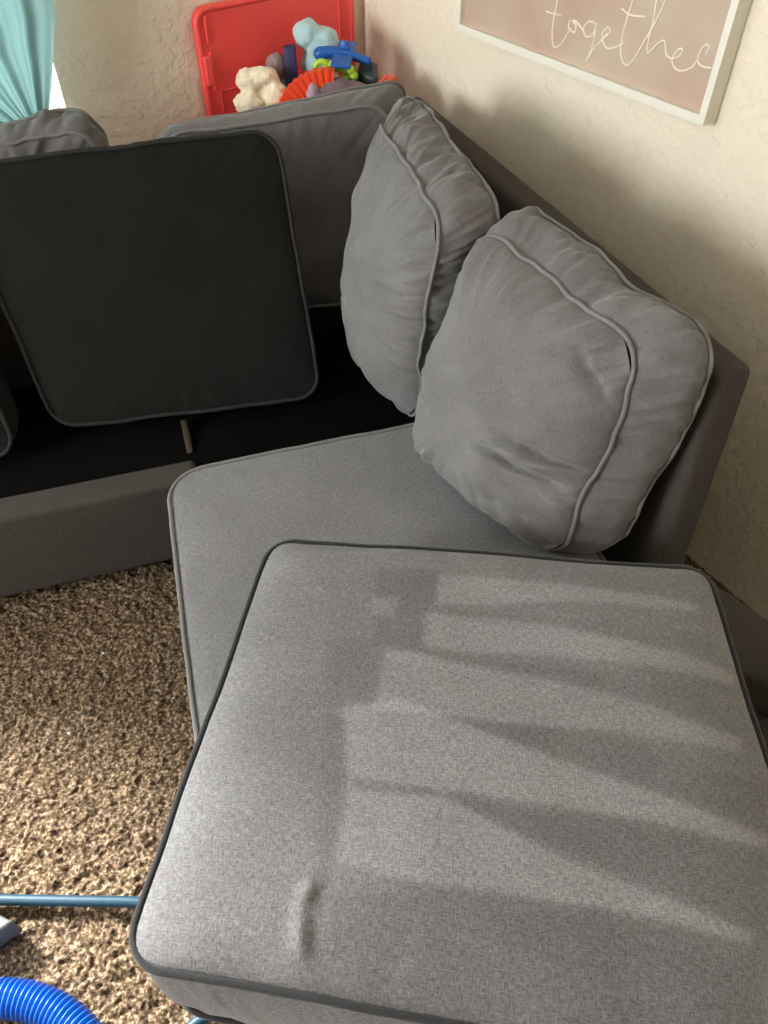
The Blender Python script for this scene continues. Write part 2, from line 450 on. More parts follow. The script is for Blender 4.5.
# carpeted floor: tufted pile is real relief, finest where it is seen close up
def axis(lo, f0, f1, hi, fine, coarse):
    a = list(np.arange(lo, f0, coarse))+list(np.arange(f0, f1, fine))+list(np.arange(f1, hi+coarse, coarse))
    return np.array(a)
xs = axis(-4.3, -1.02, 0.02, 3.2, 0.0036, 0.2); ys = axis(-3.9, 0.02, 1.30, 3.0, 0.0036, 0.2)
V = []
for y in ys:
    for x in xs:
        p = Vector((x*95, y*95, 0)); q = p+noise.noise_vector(p*0.35)*1.3
        h = noise.noise(q)*0.0072+noise.noise(Vector((x*38, y*38, 5)))*0.005+noise.noise(Vector((x*190, y*190, 9)))*0.0025
        V.append((x+noise.noise(q+Vector((7, 3, 1)))*0.003, y+noise.noise(q+Vector((1, 9, 4)))*0.003, -0.009+h))
nx = len(xs)
FA = [(j*nx+i, j*nx+i+1, (j+1)*nx+i+1, (j+1)*nx+i) for j in range(len(ys)-1) for i in range(nx-1)]
struct(build('floor', V, FA, M['carpet']))

# window: vinyl frame, sash bars, glass, sill
win = empty('window_1', BW((WS0+WS1)/2, WZ0, 0)); struct(win)
mb = MB(); fw = 0.028
for (a, b, c, d) in [(WS0, WS0+fw, WZ0, WZ1), (WS1-fw, WS1, WZ0, WZ1), (WS0, WS1, WZ0, WZ0+fw), (WS0, WS1, WZ1-fw, WZ1), ((WS0+WS1)/2-0.025, (WS0+WS1)/2+0.025, WZ0, WZ1)]:
    wallbox(mb, BW, a, b, c, d, -0.12, -0.06)
mb.out('window_frame', M['vinyl'], win, smooth=False)
mb = MB(); wallbox(mb, BW, WS0+fw, WS1-fw, WZ0+fw, WZ1-fw, -0.095, -0.090); mb.out('window_pane', M['glass'], win, smooth=False)
mb = MB(); wallbox(mb, BW, WS0-0.0, WS1, WZ0-0.001, WZ0+0.012, -0.06, 0.03); mb.out('window_sill', M['white'], win, smooth=False)

# curtain, tied back towards the window's right jamb
def cur_edges(z):
    R_ = [(0.70, 0.975), (0.74, 0.97), (0.79, 0.962), (0.9, 0.915), (1.0, 0.878), (1.3, 0.83), (1.7, 0.80), (2.2, 0.79)]
    L_ = [(0.70, 1.01), (0.74, 1.03), (0.79, 1.12), (0.86, 1.34), (0.95, 1.60), (1.05, 1.74), (1.3, 1.84), (1.7, 1.88), (2.2, 1.90)]
    f = lambda T: float(np.interp(z, [t[0] for t in T], [t[1] for t in T]))
    return f(R_), f(L_)
V = []; nz_, nu = 90, 160
for j in range(nz_+1):
    z = 0.70+1.48*(j/nz_)**1.25
    a, b = cur_edges(z)
    for i in range(nu+1):
        t = i/nu
        s = a+(b-a)*t
        amp = 0.012+0.022*(z-0.7)/1.4
        d = 0.075+amp*math.sin(t*2*PI*9+0.6*math.sin(z*2))+0.4*amp*math.sin(t*2*PI*21+z*1.5)+0.02*(1-abs(2*t-1))*(1 if z < 1 else 0.6)
        V.append(BW(s, z, d))
FA = [(j*(nu+1)+i, j*(nu+1)+i+1, (j+1)*(nu+1)+i+1, (j+1)*(nu+1)+i) for j in range(nz_) for i in range(nu)]
cur = empty('curtain', BW(1.1, 0.3, 0.075), 'sheer teal curtain tied back at the window in the left corner of the room', 'curtain')
build('curtain_panel', V, FA, M['curtain'], cur)
V = []
for j in range(31):       # tail below the tie
    z = 0.70-0.42*j/30
    for i in range(nu+1):
        t = i/nu; w = 0.035+0.16*min(1, j/12)**0.7
        s = 0.99+(t-0.5)*w; d = 0.075+0.014*math.sin(t*2*PI*9)
        V.append(BW(s, z, d))
FA = [(j*(nu+1)+i, j*(nu+1)+i+1, (j+1)*(nu+1)+i+1, (j+1)*(nu+1)+i) for j in range(30) for i in range(nu)]
build('curtain_tail', V, FA, M['curtain'], cur)
mb = MB(); mb.tube([BW(0.99+0.035*math.cos(t), 0.70, 0.075+0.035*math.sin(t)) for t in np.linspace(0, 2*PI, 25)[:-1]], 0.010, 8, closed=True)
mb.out('tie_back', M['curtain'], cur)
mb = MB(); mb.tube([BW(0.6, 2.2, 0.075), BW(3.0, 2.2, 0.075)], 0.011, 12)
for s in (0.62, 2.98): mb.tube([BW(s, 2.2, 0.075), BW(s, 2.2, 0.0)], 0.007, 8)
tag(mb.out('curtain_rod', M['steel']), 'metal curtain rod fixed to the wall above the window', 'curtain rod')

# picture on the right wall
pic = empty('framed_picture', RW(0.80, 0.92, 0.0), 'pale framed blush print with handwritten word together on right wall', 'picture')
s0, s1, z0, z1, dd = 0.4858, 1.2326, 0.9246, 1.4446, 0.036
def PW(s, z, d=0): return RW(s, z+(0.0260)*(s-s0), d)      # the picture hangs slightly crooked
mb = MB()
bz = 0.016
wallbox(mb, PW, s0, s1, z0, z0+bz, 0.002, dd); wallbox(mb, PW, s0, s1, z1-bz, z1, 0.002, dd)
wallbox(mb, PW, s0, s0+bz*0.7, z0+bz, z1-bz, 0.002, dd); wallbox(mb, PW, s1-bz*0.9, s1, z0+bz, z1-bz, 0.002, dd)
mb.out('picture_frame', plain('whitewashed_wood', (0.80, 0.77, 0.68), 0.6, bump=0.2, bscale=80), pic, smooth=False)
mb = MB(); wallbox(mb, PW, s0+bz*0.7, s1-bz*0.9, z0+bz, z1-bz, 0.004, 0.024); mb.out('print', M['print'], pic, smooth=False)
strokes = [[(0.797, 1.1059), (0.801, 1.0431), (0.7991, 1.0152), (0.8, 0.9823), (0.8103, 0.9601), (0.8288, 0.9668), (0.8431, 0.987), (0.8512, 1.0024)], [(0.7723, 1.0172), (0.8195, 1.0179)], [(0.8471, 1.0178), (0.8441, 1.0054), (0.8533, 0.9986), (0.8655, 0.9985), (0.8645, 1.0101), (0.8543, 1.0149), (0.8615, 1.0168), (0.8788, 1.01), (0.8879, 1.0052)], [(0.9154, 1.0242), (0.8981, 1.0234), (0.8869, 1.0099), (0.896, 0.9974), (0.9113, 1.0011), (0.9194, 1.0136), (0.9184, 1.0253), (0.9204, 1.0031), (0.9184, 0.9792), (0.9073, 0.9504)], [(0.9073, 0.9504), (0.9245, 0.981), (0.9437, 1.003), (0.9519, 1.0136)], [(0.9468, 1.0059), (0.959, 1.0174), (0.9519, 1.0241), (0.9407, 1.0136), (0.9458, 0.9973), (0.962, 0.9896), (0.9842, 0.9981), (0.9993, 1.0086)], [(1.0023, 1.1137), (0.9993, 1.0793), (0.9943, 1.044), (0.9922, 1.0133), (0.9973, 0.9875), (1.0094, 0.9741), (1.0224, 0.9751), (1.0345, 0.9921), (1.0495, 1.0256), (1.0646, 1.0579), (1.0746, 1.094), (1.0706, 1.1208), (1.0586, 1.1151), (1.0545, 1.0884), (1.0576, 1.0607), (1.0566, 1.0274), (1.0596, 1.0045), (1.0686, 1.0103), (1.0826, 1.0263), (1.0936, 1.031), (1.0996, 1.0215), (1.1045, 1.0119), (1.1136, 1.0081), (1.1206, 1.0071)], [(0.9761, 1.0604), (1.0013, 1.0544), (1.0386, 1.0589)], [(1.1206, 1.0071), (1.1354, 1.0166), (1.1384, 1.026), (1.1285, 1.0251), (1.1206, 1.0071), (1.1315, 0.9946), (1.1494, 0.9946), (1.1672, 1.0041), (1.1752, 1.0174)], [(1.19, 1.0296), (1.192, 1.0419), (1.1851, 1.0447), (1.1782, 1.0362), (1.1752, 1.024), (1.1791, 1.0145), (1.192, 1.0116), (1.2079, 1.0133)]]
mb = MB()
for st in strokes:
    if len(st) == 2: pts = [PW(s, z, 0.0245) for s, z in st]
    else: pts = smooth_path([PW(s, z, 0.0245) for s, z in st], 6)
    mb.tube(pts, 0.0017, 6)
mb.out('handwritten_word', M['script'], pic)

# ================================================================= SECTIONAL SOFA
sofa = empty('sectional_sofa', S(0.9, 0.2, 0), 'grey L-shaped sectional sofa with empty corner seat deck in the room corner', 'sofa')
def sbox(mb, u0, u1, v0, v1, za, zb, r=0.012, seg=3):
    mb.bev_hexa([S(u0, v0, za), S(u0, v1, za), S(u1, v1, za), S(u1, v0, za), S(u0, v0, zb), S(u0, v1, zb), S(u1, v1, zb), S(u1, v0, zb)], r, seg)
# chaise base
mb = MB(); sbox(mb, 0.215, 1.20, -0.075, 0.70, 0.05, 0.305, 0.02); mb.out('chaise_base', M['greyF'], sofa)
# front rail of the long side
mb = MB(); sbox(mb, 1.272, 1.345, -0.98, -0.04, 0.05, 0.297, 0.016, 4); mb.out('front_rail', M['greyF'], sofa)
# open seat deck
mb = MB(); sbox(mb, 1.335, 1.80, -0.97, 0.66, 0.10, 0.262, 0.01); sbox(mb, 1.19, 1.34, -0.04, 0.66, 0.10, 0.262, 0.01); mb.out('seat_deck', M['black'], sofa)
# webbing strap on the deck
mb = MB(); mb.bev_hexa([S(1.40, -0.055, 0.262), S(1.40, -0.04, 0.262), S(1.50, -0.04, 0.262), S(1.50, -0.055, 0.262), S(1.40, -0.055, 0.268), S(1.40, -0.04, 0.268), S(1.50, -0.04, 0.285), S(1.50, -0.055, 0.285)], 0.002, 1)
mb.out('deck_strap', M['strap'], sofa)
# back rest behind the chaise and corner cushions
def lean(u, v, z, du=0.0): return S(u, v, z)
mb = MB()
A = Vector((0.500, 0.745, 0.06)); A1 = Vector((0.557, 0.937, 0.80)); Bc = Vector((0.07, 2.02, 0.06)); B1 = Vector((0.09, 2.04, 0.80))
fr = Vector((-0.062, -0.024, 0))
mb.bev_hexa([A+fr, A, Bc, Bc+fr, A1+fr, A1, B1, B1+fr], 0.018, 4)
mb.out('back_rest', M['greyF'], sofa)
mb = MB()
A = Vector((-1.27, 1.49, 0.06)); A1 = Vector((-1.28, 1.50, 0.75)); Bc = Vector((0.06, 2.03, 0.06)); B1 = Vector((0.05, 2.08, 0.75))
fr = Vector((0.02, -0.06, 0))
mb.bev_hexa([A+fr, Bc+fr, Bc, A, A1+fr, B1+fr, B1, A1], 0.018, 4)
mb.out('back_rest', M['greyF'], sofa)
# low padded bumper past the end of the back rest
mb = MB()
mb.prism([(0.40, 0.66), (0.50, 0.80), (0.555, 0.835), (0.60, 0.80), (0.66, 0.73), (0.72, 0.64), (0.735, 0.56), (0.70, 0.565), (0.60, 0.62), (0.52, 0.66)], 0.06, 0.43, 0.02, 3)
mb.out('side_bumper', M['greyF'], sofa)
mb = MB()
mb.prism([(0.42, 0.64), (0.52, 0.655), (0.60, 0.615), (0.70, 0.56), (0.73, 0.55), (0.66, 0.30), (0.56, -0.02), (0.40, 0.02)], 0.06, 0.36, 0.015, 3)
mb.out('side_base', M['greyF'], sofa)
for (u, v) in [(0.27, -0.02), (0.27, 0.62), (1.15, -0.02), (1.31, -0.9), (1.75, -0.9), (1.75, 0.5)]:
    mb = MB(); p = S(u, v, 0); mb.tube([p+Vector((0, 0, 0.0)), p+Vector((0, 0, 0.06))], lambda i: 0.022+0.006*i, 14); mb.out('foot', M['foot'], sofa)

# ================================================================= LOOSE CUSHIONS
# long seat cushion still on the chaise: face up
st = [S(1.135, -0.092, 0.452), S(1.135, 0.62, 0.452), S(0.24, 0.60, 0.452), S(0.235, -0.115, 0.452)]
sb = [S(1.125, -0.085, 0.308), S(1.125, 0.60, 0.308), S(0.25, 0.58, 0.308), S(0.25, -0.095, 0.308)]
cushion('seat_cushion', st, sb, M['grey'], 'long grey seat cushion lying flat on the chaise below the propped back cushions', group='loose seat cushions of the sofa', r=0.075, bulge=0.018, rbulge=0.0,
        warp=0.004, gather=0.0012, ggather=0.0012, gus=0.008, pipemat=M['pipe'], seed=2, prof=5, prad=0.0042)

# brushed cushion in front: nap streaks left by the cleaning tool
CF = [Vector((-0.170, 0.768, 0.598)), Vector((0.478, 0.708, 0.598)), Vector((0.452, 0.088, 0.604)), Vector((-0.268, 0.194, 0.604))]
CB = [Vector((-0.150, 0.750, 0.478)), Vector((0.462, 0.690, 0.478)), Vector((0.440, 0.066, 0.468)), Vector((-0.246, 0.180, 0.468))]
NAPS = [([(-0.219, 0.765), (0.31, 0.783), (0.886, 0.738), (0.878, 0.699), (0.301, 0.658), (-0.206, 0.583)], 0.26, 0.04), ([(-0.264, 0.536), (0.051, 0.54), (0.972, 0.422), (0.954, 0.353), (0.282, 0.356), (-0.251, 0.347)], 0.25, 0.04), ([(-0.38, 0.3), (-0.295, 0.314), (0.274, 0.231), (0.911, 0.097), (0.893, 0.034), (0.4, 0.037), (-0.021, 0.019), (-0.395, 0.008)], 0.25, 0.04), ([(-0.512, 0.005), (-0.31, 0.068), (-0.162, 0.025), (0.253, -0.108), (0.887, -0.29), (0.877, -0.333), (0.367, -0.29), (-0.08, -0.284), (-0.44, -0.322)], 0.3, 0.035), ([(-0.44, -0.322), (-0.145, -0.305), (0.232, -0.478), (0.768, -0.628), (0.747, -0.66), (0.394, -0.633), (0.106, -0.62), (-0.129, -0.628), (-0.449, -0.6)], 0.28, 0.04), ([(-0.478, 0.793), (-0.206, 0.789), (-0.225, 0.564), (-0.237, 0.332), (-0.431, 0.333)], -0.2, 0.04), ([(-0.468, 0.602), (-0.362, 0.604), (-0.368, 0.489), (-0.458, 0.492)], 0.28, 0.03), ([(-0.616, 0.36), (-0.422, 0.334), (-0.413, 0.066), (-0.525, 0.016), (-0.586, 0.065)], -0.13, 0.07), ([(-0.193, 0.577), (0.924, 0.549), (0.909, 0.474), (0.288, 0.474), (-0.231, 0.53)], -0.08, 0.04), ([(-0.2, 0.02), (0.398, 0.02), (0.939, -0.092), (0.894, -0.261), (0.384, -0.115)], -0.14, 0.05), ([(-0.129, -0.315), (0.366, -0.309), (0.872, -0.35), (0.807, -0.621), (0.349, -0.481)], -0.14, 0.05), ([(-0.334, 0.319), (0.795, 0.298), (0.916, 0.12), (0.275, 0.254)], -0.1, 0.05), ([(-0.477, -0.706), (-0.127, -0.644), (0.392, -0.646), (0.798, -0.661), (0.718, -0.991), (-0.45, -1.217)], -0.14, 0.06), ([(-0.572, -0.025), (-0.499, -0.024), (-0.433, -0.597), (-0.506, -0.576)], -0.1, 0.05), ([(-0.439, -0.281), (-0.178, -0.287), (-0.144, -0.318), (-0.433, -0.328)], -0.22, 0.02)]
FOLD = [(-0.491, -0.658, -0.517, -0.761, 0.028, 0.0065), (-0.517, -0.761, -0.49, -0.925, 0.028, 0.0065), (-0.46, -0.629, -0.475, -0.753, 0.03, -0.0018), (-0.475, -0.753, -0.453, -0.934, 0.03, -0.0018)]
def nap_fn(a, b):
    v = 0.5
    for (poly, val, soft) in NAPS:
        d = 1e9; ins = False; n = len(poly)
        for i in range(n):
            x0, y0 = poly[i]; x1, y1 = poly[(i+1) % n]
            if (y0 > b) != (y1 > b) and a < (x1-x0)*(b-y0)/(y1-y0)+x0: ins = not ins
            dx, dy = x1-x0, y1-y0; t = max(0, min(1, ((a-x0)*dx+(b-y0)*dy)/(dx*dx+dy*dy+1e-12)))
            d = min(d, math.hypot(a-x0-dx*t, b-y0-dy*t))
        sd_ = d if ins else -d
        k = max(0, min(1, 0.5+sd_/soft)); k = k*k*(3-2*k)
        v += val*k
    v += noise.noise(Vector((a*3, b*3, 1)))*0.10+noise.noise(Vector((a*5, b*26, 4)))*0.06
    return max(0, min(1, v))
ff = []
for (x0, y0, x1, y1, w, amp) in FOLD: ff.append(groove(x0, y0, x1, y1, w, amp))
cushion('seat_cushion', CF, CB, M['nap'], 'large grey seat cushion in the foreground with brushed streaks across its top', group='loose seat cushions of the sofa', r=0.042, n=230, bulge=0.040, rbulge=0.0,
        warp=0.004, gather=0.0006, ggather=0.002, gus=0.010, pipemat=M['pipeD'], seed=5, prof=5, nap=nap_fn, folds=ff, prad=0.0042)

# plump back cushion nearest the camera
F1 = [S(1.165, 0.545, 0.855), S(0.765, 0.625, 0.835), S(0.70, 0.525, 0.475), S(1.09, 0.44, 0.47)]
R1 = [S(1.20, 0.635, 0.862), S(0.742, 0.732, 0.842), S(0.69, 0.635, 0.48), S(1.13, 0.60, 0.48)]
fl = [groove(0.25, -0.10, 1.02, 0.0, 0.030, -0.024), groove(0.15, -0.22, 1.02, -0.10, 0.035, 0.012), groove(0.05, -0.34, 1.02, -0.22, 0.035, -0.020), groove(0.55, 0.80, 0.95, 0.55, 0.05, -0.012), groove(0.1, -0.5, 0.95, -0.35, 0.05, -0.008),
      groove(0.3, -0.2, 0.98, -0.04, 0.03, 0.008), groove(0.35, 0.62, 0.95, 0.9, 0.05, -0.010), groove(0.2, -0.75, 0.9, -0.6, 0.05, -0.006)]
cushion('back_cushion', F1, R1, M['greyC'], 'plump grey back cushion nearest the camera, beside the exposed end of the back rest', group='loose back cushions of the sofa',
        r=0.05, n=120, bulge=0.125, rbulge=0.035, gus=0.018, warp=0.014, wfreq=8, gather=0.007, gfreq=20, ggather=0.0055, seed=11, prof=2.7, lowprof=9, folds=fl, prad=0.0037, bsh=(-0.25, -0.10))
F2 = [S(1.60, 0.475, 0.882), S(1.165, 0.455, 0.865), S(1.19, 0.43, 0.42), S(1.53, 0.42, 0.38)]
R2 = [S(1.74, 0.575, 0.892), S(1.19, 0.575, 0.875), S(1.21, 0.60, 0.40), S(1.62, 0.61, 0.36)]
fl = [groove(-0.2, 0.1, 0.9, 0.5, 0.06, -0.006), groove(0.3, 0.2, 0.95, 0.3, 0.05, -0.008)]
cushion('back_cushion', F2, R2, M['greyC'], 'grey back cushion with pinched pleated top edge between nearest back cushion and corner', group='loose back cushions of the sofa',
        r=0.05, n=120, bulge=0.105, rbulge=0.055, gus=0.014, warp=0.014, wfreq=8, gather=0.007, ggather=0.0085, seed=17, prof=2.3, folds=fl, prad=0.0037, bsh=(0.0, -0.2))
# cushions of the long side
F3 = [S(1.87, 0.04, 0.79), S(1.91, 0.60, 0.787), S(1.80, 0.52, 0.34), S(1.80, 0.06, 0.34)]
R3 = [S(1.90, 0.02, 0.793), S(2.02, 0.68, 0.803), S(1.90, 0.58, 0.34), S(1.89, 0.04, 0.34)]
cushion('back_cushion', F3, R3, M['greyC'], 'grey back cushion in the corner, below the red lid and heap of toys', group='loose back cushions of the sofa', r=0.05, bulge=0.02, rbulge=0.0, warp=0.008, seed=23,
        gather=0.003, ggather=0.002, prad=0.0045)
F4 = [S(1.81, -0.66, 0.825), S(1.90, -0.09, 0.805), S(1.88, -0.06, 0.36), S(1.79, -0.64, 0.36)]
R4 = [S(1.87, -0.66, 0.85), S(1.95, -0.08, 0.828), S(1.92, -0.04, 0.36), S(1.82, -0.66, 0.36)]
cushion('back_cushion', F4, R4, M['greyC'], 'crumpled grey back cushion peeking up under the teal curtain', group='loose back cushions of the sofa', r=0.07, bulge=0.02, rbulge=0.0, warp=0.016, wfreq=9, seed=29, gather=0.006,
        ggather=0.008, prad=0.0045)
# seat cushion stood on edge
def stood(v0, v1, k, k0, u0=1.50, zb=0.31, u1=1.75, zt=0.825):
    up = Vector((u1-u0, zt-zb)); up.normalize(); n_ = (up.y, -up.x); t = 0.095
    return ([S(u1, v0, zt), S(u1, v1, zt), S(u0-0.03, v1+k, zb), S(u0+0.03, v0+k0, zb)],
            [S(u1+n_[0]*t, v0, zt+n_[1]*t), S(u1+n_[0]*t, v1, zt+n_[1]*t), S(u0+n_[0]*t, v1+k, zb+n_[1]*t+0.005), S(u0+n_[0]*t, v0+k0, zb+n_[1]*t+0.005)])
F5, R5 = stood(-0.385, 0.285, -0.004, 0.052)
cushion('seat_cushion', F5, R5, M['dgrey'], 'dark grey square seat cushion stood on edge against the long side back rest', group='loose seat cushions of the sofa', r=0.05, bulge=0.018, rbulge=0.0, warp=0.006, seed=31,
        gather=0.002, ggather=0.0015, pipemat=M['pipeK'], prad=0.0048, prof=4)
F6, R6 = stood(-0.96, -0.455, 0.035, 0.035, u0=1.50, u1=1.68)
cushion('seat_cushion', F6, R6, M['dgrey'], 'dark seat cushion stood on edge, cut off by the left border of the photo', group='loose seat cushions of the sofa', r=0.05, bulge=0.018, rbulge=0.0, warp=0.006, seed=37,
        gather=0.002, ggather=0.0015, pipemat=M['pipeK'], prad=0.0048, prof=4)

# ================================================================= TOTE, LID AND TOYS BEHIND THE SOFA
# tote between the sofa corner and the walls, its mouth below the sofa top
def TB(s, d, z): return BW(s, z, d)
tote = empty('storage_tote', TB(0.34, 0.27, 0), 'red plastic storage tote hidden behind the sofa corner, heaped with toys', 'storage tote')
t0, t1, e0, e1, tz = 0.05, 0.60, 0.06, 0.30, 0.66
mb = MB(); w = 0.006
for (a, b, c, d) in [(t0, t1, e0, e0+w), (t0, t1, e1-w, e1), (t0, t0+w, e0, e1), (t1-w, t1, e0, e1)]:
    mb.hexa([TB(a, c, 0.004), TB(b, c, 0.004), TB(b, d, 0.004), TB(a, d, 0.004), TB(a, c, tz), TB(b, c, tz), TB(b, d, tz), TB(a, d, tz)])
mb.hexa([TB(t0, e0, 0.003), TB(t1, e0, 0.003), TB(t1, e1, 0.003), TB(t0, e1, 0.003), TB(t0, e0, 0.012), TB(t1, e0, 0.012), TB(t1, e1, 0.012), TB(t0, e1, 0.012)])
mb.out('tote_body', M['red'], tote, smooth=False)
mb = MB(); q = [TB(t0-.01, e0-.01, tz-.01), TB(t1+.01, e0-.01, tz-.01), TB(t1+.01, e1+.01, tz-.01), TB(t0-.01, e1+.01, tz-.01)]
mb.tube(q, 0.010, 8, closed=True); mb.out('rim', M['red'], tote)
# the things filling the tote up to its mouth
mb = MB()
mb.prism([(p.x, p.y) for p in [TB(t0+.02, e0+.02, 0), TB(t1-.02, e0+.02, 0), TB(t1-.02, e1-.02, 0), TB(t0+.02, e1-.02, 0)]], 0.013, 0.64, 0.02, 2)
tag(mb.out('folded_blanket', M['greyplush']), 'folded blanket filling the storage tote under the toys', 'blanket')

# lid leaning flat against the back wall
lid = empty('tote_lid', BW(0.29, 0.0, 0.03), 'large red plastic tote lid leaning against the back wall above the sofa', 'tote lid')
l0, l1, lz0, lz1 = 0.045, 0.525, 0.004, 0.945
def rrect(x0, x1, y0, y1, r, n=6):
    out = []
    for (cx, cy, a0) in [(x1-r, y1-r, 0), (x0+r, y1-r, 90), (x0+r, y0+r, 180), (x1-r, y0+r, 270)]:
        for k in range(n+1):
            a = math.radians(a0+90*k/n); out.append((cx+r*math.cos(a), cy+r*math.sin(a)))
    return out
def plate(mb, x0, x1, y0, y1, r, d0, d1, bev=0.004):
    poly = rrect(x0, x1, y0, y1, r); n = len(poly)
    inner = rrect(x0+bev, x1-bev, y0+bev, y1-bev, max(0.002, r-bev))
    v = [BW(s, z, d0) for s, z in poly]+[BW(s, z, d1-bev) for s, z in poly]+[BW(s, z, d1) for s, z in inner]
    f = [tuple(range(n)), tuple(range(3*n-1, 2*n-1, -1))]
    for i in range(n):
        j = (i+1) % n
        f += [(i, n+i, n+j, j), (n+i, 2*n+i, 2*n+j, n+j)]
    mb.add(v, f)
mb = MB(); plate(mb, l0, l1, lz0, lz1, 0.035, 0.004, 0.022); mb.out('lid_panel', M['red'], lid, smooth=False)
mb = MB()
ring = [BW(s, z, 0.019) for s, z in rrect(l0+.006, l1-.006, lz0+.006, lz1-.006, 0.032, 8)]
mb.tube(ring, 0.0085, 10, closed=True); mb.out('lid_rim', M['red'], lid)
mb = MB()
# moulded steps along the side: long centre recess border, latch ribs
for z_a, z_b in [(0.865, 0.928), (0.755, 0.845)]:
    plate(mb, 0.492, 0.500, z_a, z_b, 0.003, 0.02, 0.027, 0.002)
plate(mb, 0.06, 0.490, 0.745, 0.750, 0.002, 0.02, 0.0245, 0.001)
plate(mb, 0.478, 0.482, 0.70, 0.765, 0.002, 0.02, 0.026, 0.001)
plate(mb, 0.09, 0.095, 0.30, 0.90, 0.002, 0.02, 0.0255, 0.001)
mb.out('moulded_rib', M['red'], lid, smooth=False)
mb = MB(); plate(mb, 0.497, 0.519, 0.77, 0.84, 0.004, 0.02, 0.034, 0.003); mb.out('latch', M['red'], lid, smooth=False)

def remesh(o, vs=0.004, sm=6):
    m = o.modifiers.new('r', 'REMESH'); m.mode = 'VOXEL'; m.voxel_size = vs; m.use_smooth_shade = True
    s = o.modifiers.new('s', 'SMOOTH'); s.iterations = sm; s.factor = 0.5
    return o
# cream plush toy (three soft limbs showing)
mb = MB()
mb.ico((-0.348, 2.17, 0.790), (0.036, 0.03, 0.028), 3, 0.35, 30, 1)
mb.ico((-0.315, 2.17, 0.800), (0.044, 0.03, 0.022), 3, 0.3, 30, 5)
mb.ico((-0.352, 2.15, 0.742), (0.040, 0.034, 0.027), 3, 0.35, 30, 2)
mb.ico((-0.280, 2.16, 0.760), (0.030, 0.03, 0.030), 3, 0.3, 30, 3)
mb.ico((-0.305, 2.18, 0.725), (0.050, 0.045, 0.045), 3, 0.3, 30, 4)
mb.ico((-0.290, 2.20, 0.690), (0.045, 0.04, 0.045), 3, 0.3, 30, 4)
tag(remesh(mb.out('plush_toy', M['cream'])), 'fluffy cream plush toy at the left end of the toy heap', 'plush toy')
# orange-red ribbed arched toy
cen = Vector((-0.140, 2.13, 0.683)); V = []; FA = []; n1 = 72
for i in range(n1+1):
    t = i/n1; a = math.radians(172-t*88)
    rib = 0.0035*(1 if (i % 6) < 3 else 0)
    for rr_, dy in ((0.085-rib, -0.014), (0.146+rib, -0.014), (0.146+rib, 0.014), (0.085-rib, 0.014)):
        V.append(cen+Vector((math.cos(a)*rr_, dy-rib, math.sin(a)*rr_)))
for i in range(n1):
    for k in range(4): FA.append((i*4+k, i*4+(k+1) % 4, (i+1)*4+(k+1) % 4, (i+1)*4+k))
FA += [(3, 2, 1, 0), (n1*4, n1*4+1, n1*4+2, n1*4+3)]
tag(build('ribbed_toy_arch', V, FA, M['orangered'], smooth=False), 'orange-red ribbed arched plastic toy in the middle of the toy heap', 'toy')
# pale blue plush
mb = MB()
mb.ico((-0.198, 2.27, 0.868), (0.040, 0.035, 0.034), 3, 0.2, 20, 1)
mb.ico((-0.160, 2.27, 0.845), (0.046, 0.035, 0.040), 3, 0.2, 20, 2)
mb.ico((-0.175, 2.28, 0.80), (0.050, 0.038, 0.055), 3, 0.2, 20, 3)
mb.ico((-0.165, 2.28, 0.73), (0.050, 0.038, 0.060), 3, 0.2, 20, 3)
tag(remesh(mb.out('plush_toy', M['paleblue'])), 'pale blue plush toy standing tallest in the toy heap', 'plush toy')
# navy block
mb = MB(); mb.bev_hexa([(-0.258, 2.225, 0.64), (-0.225, 2.225, 0.64), (-0.225, 2.25, 0.64), (-0.258, 2.25, 0.64), (-0.262, 2.225, 0.848), (-0.230, 2.225, 0.852), (-0.230, 2.25, 0.852), (-0.262, 2.25, 0.848)], 0.003, 2)
tag(mb.out('toy_box', M['navy']), 'narrow dark navy box standing left of the pale blue plush', 'box')
# grey plush lump
mb = MB(); mb.ico((-0.285, 2.25, 0.80), (0.028, 0.025, 0.030), 3, 0.3, 30, 8); mb.ico((-0.288, 2.25, 0.73), (0.035, 0.022, 0.06), 3, 0.3, 30, 9); mb.ico((-0.288, 2.26, 0.67), (0.035, 0.022, 0.05), 3, 0.3, 30, 9)
tag(remesh(mb.out('plush_toy', M['greyplush'])), 'small brownish grey plush behind the cream plush toy', 'plush toy')
# blue toy plane / vehicle
pl = empty('toy_plane', (-0.095, 2.20, 0.808), 'bright blue plastic toy plane on top of the toy heap', 'toy')
mb = MB(); mb.tube(smooth_path([(-0.165, 2.20, 0.843), (-0.13, 2.20, 0.846), (-0.08, 2.19, 0.840), (-0.035, 2.18, 0.830)], 6), lambda i: 0.0165-0.0004*i, 12)
mb.ico((-0.165, 2.20, 0.843), (0.016, 0.017, 0.016), 2); mb.out('fuselage', M['blue'], pl)
mb = MB(); mb.bev_hexa([(-0.135, 2.12, 0.836), (-0.085, 2.12, 0.830), (-0.07, 2.26, 0.846), (-0.115, 2.26, 0.850), (-0.135, 2.12, 0.844), (-0.085, 2.12, 0.838), (-0.07, 2.26, 0.854), (-0.115, 2.26, 0.858)], 0.003, 2); mb.out('wing', M['blue'], pl)
mb = MB(); mb.bev_hexa([(-0.115, 2.195, 0.848), (-0.08, 2.19, 0.846), (-0.08, 2.198, 0.846), (-0.115, 2.203, 0.848), (-0.108, 2.195, 0.873), (-0.095, 2.19, 0.874), (-0.095, 2.198, 0.874), (-0.108, 2.203, 0.873)], 0.002, 1); mb.out('tail_fin', M['blue'], pl)
